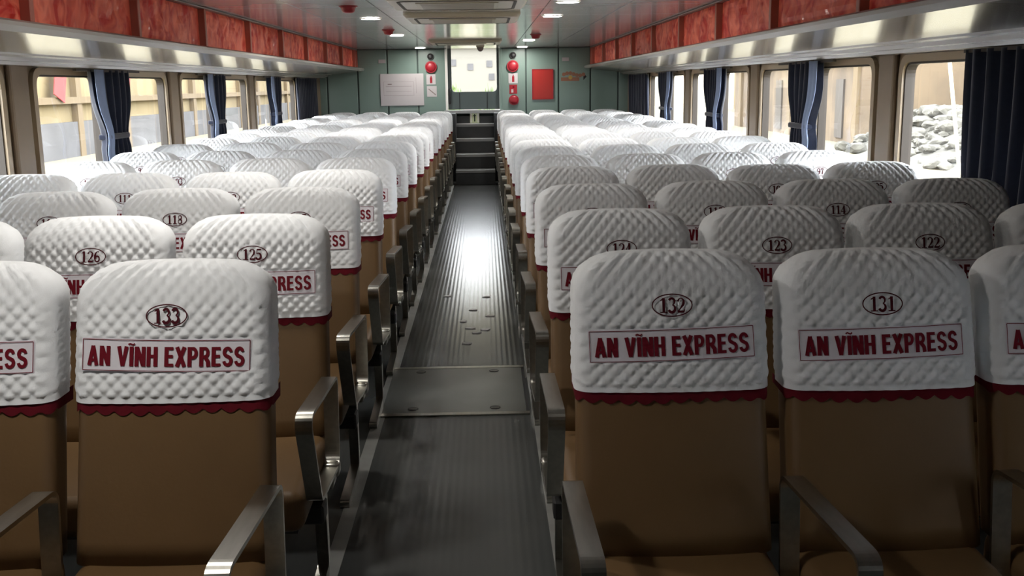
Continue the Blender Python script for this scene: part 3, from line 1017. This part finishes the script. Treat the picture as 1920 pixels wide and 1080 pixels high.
wall_disc(0.648, 1.295, 0.086, M['redpaint'], 'fire_alarm_bell', 'lower red round alarm bell just above seats right of the end door', 'alarm bell', 0.035)

def sign(name, x, z, w, h_, m, lab, cat, marks):
    e = empty(name, (x, YW, z), lab, cat)
    boxo('sheet', (-w / 2, w / 2, -0.006, 0.0, -h_ / 2, h_ / 2), m, e, 0.001, 1)
    for nm, x0, x1, z0, z1, mm in marks:
        boxo(nm, (x0, x1, -0.008, -0.005, z0, z1), mm, e)
    return e
for x, lab in ((-0.745, 'left'), (0.64, 'right')):
    e = sign('safety_sign', x, 1.655, 0.155, 0.17, M['paper'], 'small white sign with a red extinguisher mark, %s of the end door' % lab, 'sign', [])
    boxo('extinguisher_body', (-0.018, 0.022, -0.008, -0.005, -0.06, 0.035), M['redpaint'], e, 0.001, 1)
    boxo('extinguisher_neck', (-0.006, 0.012, -0.008, -0.005, 0.035, 0.06), M['redpaint'], e)
e = sign('notice_sticker', -0.735, 1.455, 0.165, 0.18, M['paper'], 'pale sticker with faint diagonal grey marks under the left safety sign', 'sticker', [])
for k in range(4):
    o = boxo('grey_mark', (-0.02, 0.02, -0.008, -0.005, -0.008, 0.008), M['racktrim'], e)
    o.matrix_local = Matrix.Translation((-0.04 + 0.03 * k, 0, 0.03 - 0.025 * k)) @ Matrix.Rotation(0.7, 4, 'Y')
e = sign('pictogram_sign', 0.642, 1.475, 0.13, 0.15, M['redpaint'], 'red and white pictogram sign between the two right alarm bells', 'sign', [('white_figure', -0.035, 0.0, -0.055, 0.0, M['paper']), ('dark_head', -0.012, 0.018, 0.02, 0.05, M['letters'])])

bd = empty('evacuation_plan', (-1.235, YW, 1.49), 'large white framed plan hanging on the back wall left of the door', 'plan')
boxo('board', (-0.365, 0.365, -0.02, 0, -0.265, 0.265), M['paper'], bd, 0.004)
bm = bmesh.new()
for b in ((-0.31, 0.20, 0.13, 0.136), (-0.31, 0.20, -0.10, -0.094), (-0.31, -0.304, -0.10, 0.136), (0.194, 0.20, -0.10, 0.136), (0.235, 0.241, -0.06, 0.20), (-0.27, 0.16, 0.05, 0.06), (-0.27, 0.16, -0.03, -0.022)):
    box(bm, b[0], b[1], -0.022, -0.0195, b[2], b[3])
mesh_obj('drawing', bm, M['print'], bd)
boxo('mark', (-0.24, -0.17, -0.023, -0.0195, 0.085, 0.10), M['racktrim'], bd)

rb = empty('notice_board', (1.14, YW, 1.55), 'plain red notice board on the back wall right of the door', 'board')
boxo('panel', (-0.165, 0.165, -0.018, 0, -0.24, 0.24), M['redboard'], rb, 0.003)
bm = bmesh.new()
for b in ((-0.18, 0.18, 0.24, 0.252), (-0.18, 0.18, -0.252, -0.24), (-0.18, -0.165, -0.24, 0.24), (0.165, 0.18, -0.24, 0.24)):
    box(bm, b[0], b[1], -0.024, 0, b[2], b[3])
mesh_obj('frame', bm, M['redpaint'], rb)

em = empty('wall_emblem', (1.66, YW, 1.66), 'faded brown and ochre printed emblem with a dark arrow on the back wall', 'emblem')
boxo('backing', (-0.24, 0.24, -0.004, 0, -0.13, 0.12), M['teal'], em)
bm = bmesh.new()
rr = random.Random(3)
for k in range(7):
    disc(bm, (-0.16 + 0.055 * k, -0.006, 0.05 + 0.02 * math.sin(k)), 0.032, 0.004, 'Y', 12)
mesh_obj('figures', bm, M['brownprint'], em)
bm = bmesh.new(); box(bm, -0.21, 0.10, -0.007, -0.003, -0.06, 0.0); mesh_obj('base_band', bm, M['brownprint'], em)
bm = bmesh.new(); disc(bm, (-0.05, -0.008, 0.0), 0.035, 0.004, 'Y', 12); mesh_obj('centre', bm, M['gold'], em)
bm = bmesh.new()
bm.faces.new([bm.verts.new(c) for c in ((0.17, -0.006, 0.07), (0.17, -0.006, -0.05), (0.225, -0.006, 0.01))])
mesh_obj('arrow', bm, M['black'], em)
for x, lab in ((-1.56, 'left'), (1.53, 'right')):
    o = boxo('wall_tag', (x - 0.06, x + 0.06, YW - 0.01, YW, 1.93, 1.99), M['print'], None, 0.003, 1)
    tag(o, 'small pale rectangular tag high on the back wall near the %s rack' % lab, 'tag')
# exit-direction sign on the top riser
es = empty('floor_exit_sign', (0.0, 17.38, 1.03), 'pale green sign with a dark upward arrow on the top stair riser', 'sign')
es.location = (-0.02, 17.655, 1.01)
boxo('plate', (-0.078, 0.078, -0.012, -0.002, -0.085, 0.085), M['lime'], es, 0.002, 1)
boxo('arrow_shaft', (-0.012, 0.012, -0.015, -0.011, -0.06, 0.03), M['darkgreen'], es)
bm = bmesh.new()
bm.faces.new([bm.verts.new(c) for c in ((-0.03, -0.015, 0.028), (0.03, -0.015, 0.028), (0.0, -0.015, 0.068))])
mesh_obj('arrow_head', bm, M['darkgreen'], es)
for sx in (-1, 1):
    boxo('side_band', (sx * 0.058 - 0.012, sx * 0.058 + 0.012, -0.014, -0.011, -0.075, 0.075), M['white'], es)

# ------------------------------------------------------------------ outside
struct(boxo('ground', (-200, 200, -60, 400, -1.5, -1.0), M['quay']))
sh = empty('harbour_shed', (-16, 0, -1.0), 'ochre harbour shed with red banners seen through the left windows', 'building')
boxo('wall', (-6, 0, 12, 150, 0, 6), M['ochre'], sh)
for k in range(24):
    boxo('post', (-0.05, 0.25, 14 + 5.5 * k, 14.5 + 5.5 * k, 0, 6), M['ochredark'], sh)
boxo('beam', (0, 0.3, 12, 150, 2.05, 2.3), M['ochredark'], sh)
boxo('lower_cladding', (0, 0.2, 12, 150, 0.0, 1.35), M['hullgrey'], sh)
for k, y in enumerate((36.2, 39.8, 47, 53)):
    o = boxo('banner', (0.3, 0.34, -0.5, 0.5, -0.9, 0.6), M['banner'], sh, 0.01, 1)
    o.matrix_local = Matrix.Translation((0.05, y, 3.1)) @ Matrix.Rotation(-0.35, 4, 'X')
g = boxo('gas_tank', (-12.0, -11.4, 26.6, 27.2, -0.99, 0.4), M['polewhite'], None, 0.25, 4, True)
tag(g, 'pale rounded tank standing on the quay outside the first left window', 'tank')

bw = empty('brown_building', (15, 38, -1.0), 'brown weathered building with dark doorways outside the right windows', 'building')
boxo('wall', (0, 8, 3.0, 24, 0, 7), M['brownwall'], bw)
for y, z0, z1, w_ in ((5.0, 0.2, 2.6, 0.9), (9.0, 1.4, 2.9, 1.2), (14, 0.2, 2.6, 1.0), (19, 1.2, 2.6, 1.2)):
    boxo('doorway', (-0.08, 0.05, y, y + w_, z0, z1), M['darkpane'], bw)
for y in (3.2, 7.5, 12.2, 17.0, 22.0):
    boxo('pilaster', (-0.15, 0.05, y, y + 0.5, 0, 7), M['ochredark'], bw)
boxo('ledge', (-0.2, 0.05, 3.0, 24, 3.2, 3.45), M['ochredark'], bw)
wh = empty('yellow_warehouse', (24, 20, -1.0), 'yellowish warehouse behind the rock bank outside the nearest right window', 'building')
boxo('wall', (0, 6, 0, 80, 0, 9), M['ochre'], wh)
for k in range(10):
    boxo('pillar', (-0.25, 0.05, 8 * k, 8 * k + 0.6, 0, 9), M['ochredark'], wh)
boxo('red_band', (-0.12, 0.05, 24, 36, 2.4, 3.4), M['banner'], wh)
rk = random.Random(11)
bm = bmesh.new()
extrude_profile(bm, [(13.2, -1.0), (16.8, 0.6), (19, 0.6), (19, -1.0)], 23.5, 38.5)
bank = struct(mesh_obj('terrain_bank', bm, M['rock']))
src = []
for k in range(5):
    bm = bmesh.new()
    bmesh.ops.create_icosphere(bm, subdivisions=2, radius=1.0)
    for v in bm.verts:
        n_ = noise.noise(v.co * 1.3 + Vector((k * 7.1, 0, 0)))
        v.co = v.co * (1 + 0.35 * n_)
        v.co.z *= 0.62
    me = bpy.data.meshes.new('boulder'); bm.to_mesh(me); bm.free(); me.materials.append(M['rock'])
    src.append(me)
for i in range(280):
    t = rk.random(); u = rk.random()
    y = 24 + 14 * u
    lvl = rk.random()
    x = 13.3 + 3.2 * lvl + rk.uniform(-.3, .3)
    o = bpy.data.objects.new('boulder', src[rk.randrange(5)])
    C.objects.link(o)
    s_ = rk.uniform(0.13, 0.34)
    o.location = (x, y, -1.0 + 1.5 * lvl + s_ * 0.3)
    o.scale = (s_, s_ * 1.25, s_)
    o.rotation_euler = (rk.uniform(-.4, .4), rk.uniform(-.4, .4), rk.uniform(0, 6))
    o.parent = bank
bm = bmesh.new(); disc(bm, (0, 0, 1.5), 0.035, 3.4, 'Z', 12)
o = mesh_obj('mooring_pole', bm, M['polewhite'])
o.location = (9.6, 20.2, -1.0); o.rotation_euler = (0.0, -0.16, 0)
tag(o, 'pale slanting pole outside the nearest right window', 'pole')
bm = bmesh.new()
hn = 40
hg = [[bm.verts.new((-160 + 320 * i / hn, 120 + 8 * j, -1.05 + (j / 8) * 42 * (0.8 + 0.35 * noise.noise(Vector((i * 0.21, 3.3, 0)))) + 2.0 * noise.noise(Vector((i * 0.6, j * 0.7, 0))) * (j > 0))) for j in range(9)] for i in range(hn + 1)]
for i in range(hn):
    for j in range(8):
        bm.faces.new((hg[i][j], hg[i + 1][j], hg[i + 1][j + 1], hg[i][j + 1]))
struct(mesh_obj('added_hill', bm, M['added_hill'], None, True))  # hill added this tall to keep bright sky out of the floor reflection
hs = empty('white_house', (0, 75, -1.0), 'white houses seen bleached through the end door', 'building')
boxo('wall', (-6, 7, 0, 8, 0, 5.2), M['housewhite'], hs)
for x, z in ((-2.2, 3.9), (-1.0, 3.6), (0.35, 3.8), (0.5, 2.9), (2.6, 3.6)):
    boxo('window', (x, x + 0.4, -0.05, 0.05, z, z + 0.45), M['hullgrey'], hs)
boxo('roof', (-6.4, 7.4, -0.4, 8.4, 5.2, 5.5), M['housewhite'], hs)
for i, (x, y, s_) in enumerate(((-0.85, 36, 0.5), (0.25, 38, 0.45), (1.3, 37, 0.5))):
    bm = bmesh.new()
    for k in range(140):
        d_ = Vector((rk.gauss(0, 1), rk.gauss(0, 1), abs(rk.gauss(0, 1)) + 0.6)).normalized() * rk.uniform(0.5, 1.0)
        q = Matrix.Translation(d_) @ Matrix.Rotation(rk.uniform(0, 6), 4, 'Z') @ Matrix.Rotation(rk.uniform(0, 3), 4, 'X')
        w_ = 0.09
        bm.faces.new([bm.verts.new(q @ Vector(c)) for c in ((-w_, 0, 0), (0, -w_, 0), (w_, 0, 0), (0, w_, 0.03))])
    o = mesh_obj('bush', bm, M['leaf'])
    o.location = (x, y, -1.0); o.scale = (s_, s_, 2.55)
    tag(o, 'green bush outside at the lower edge of the end door light, %s' % ('left one', 'middle one', 'right one')[i], 'bush', 'bushes beyond the end door')
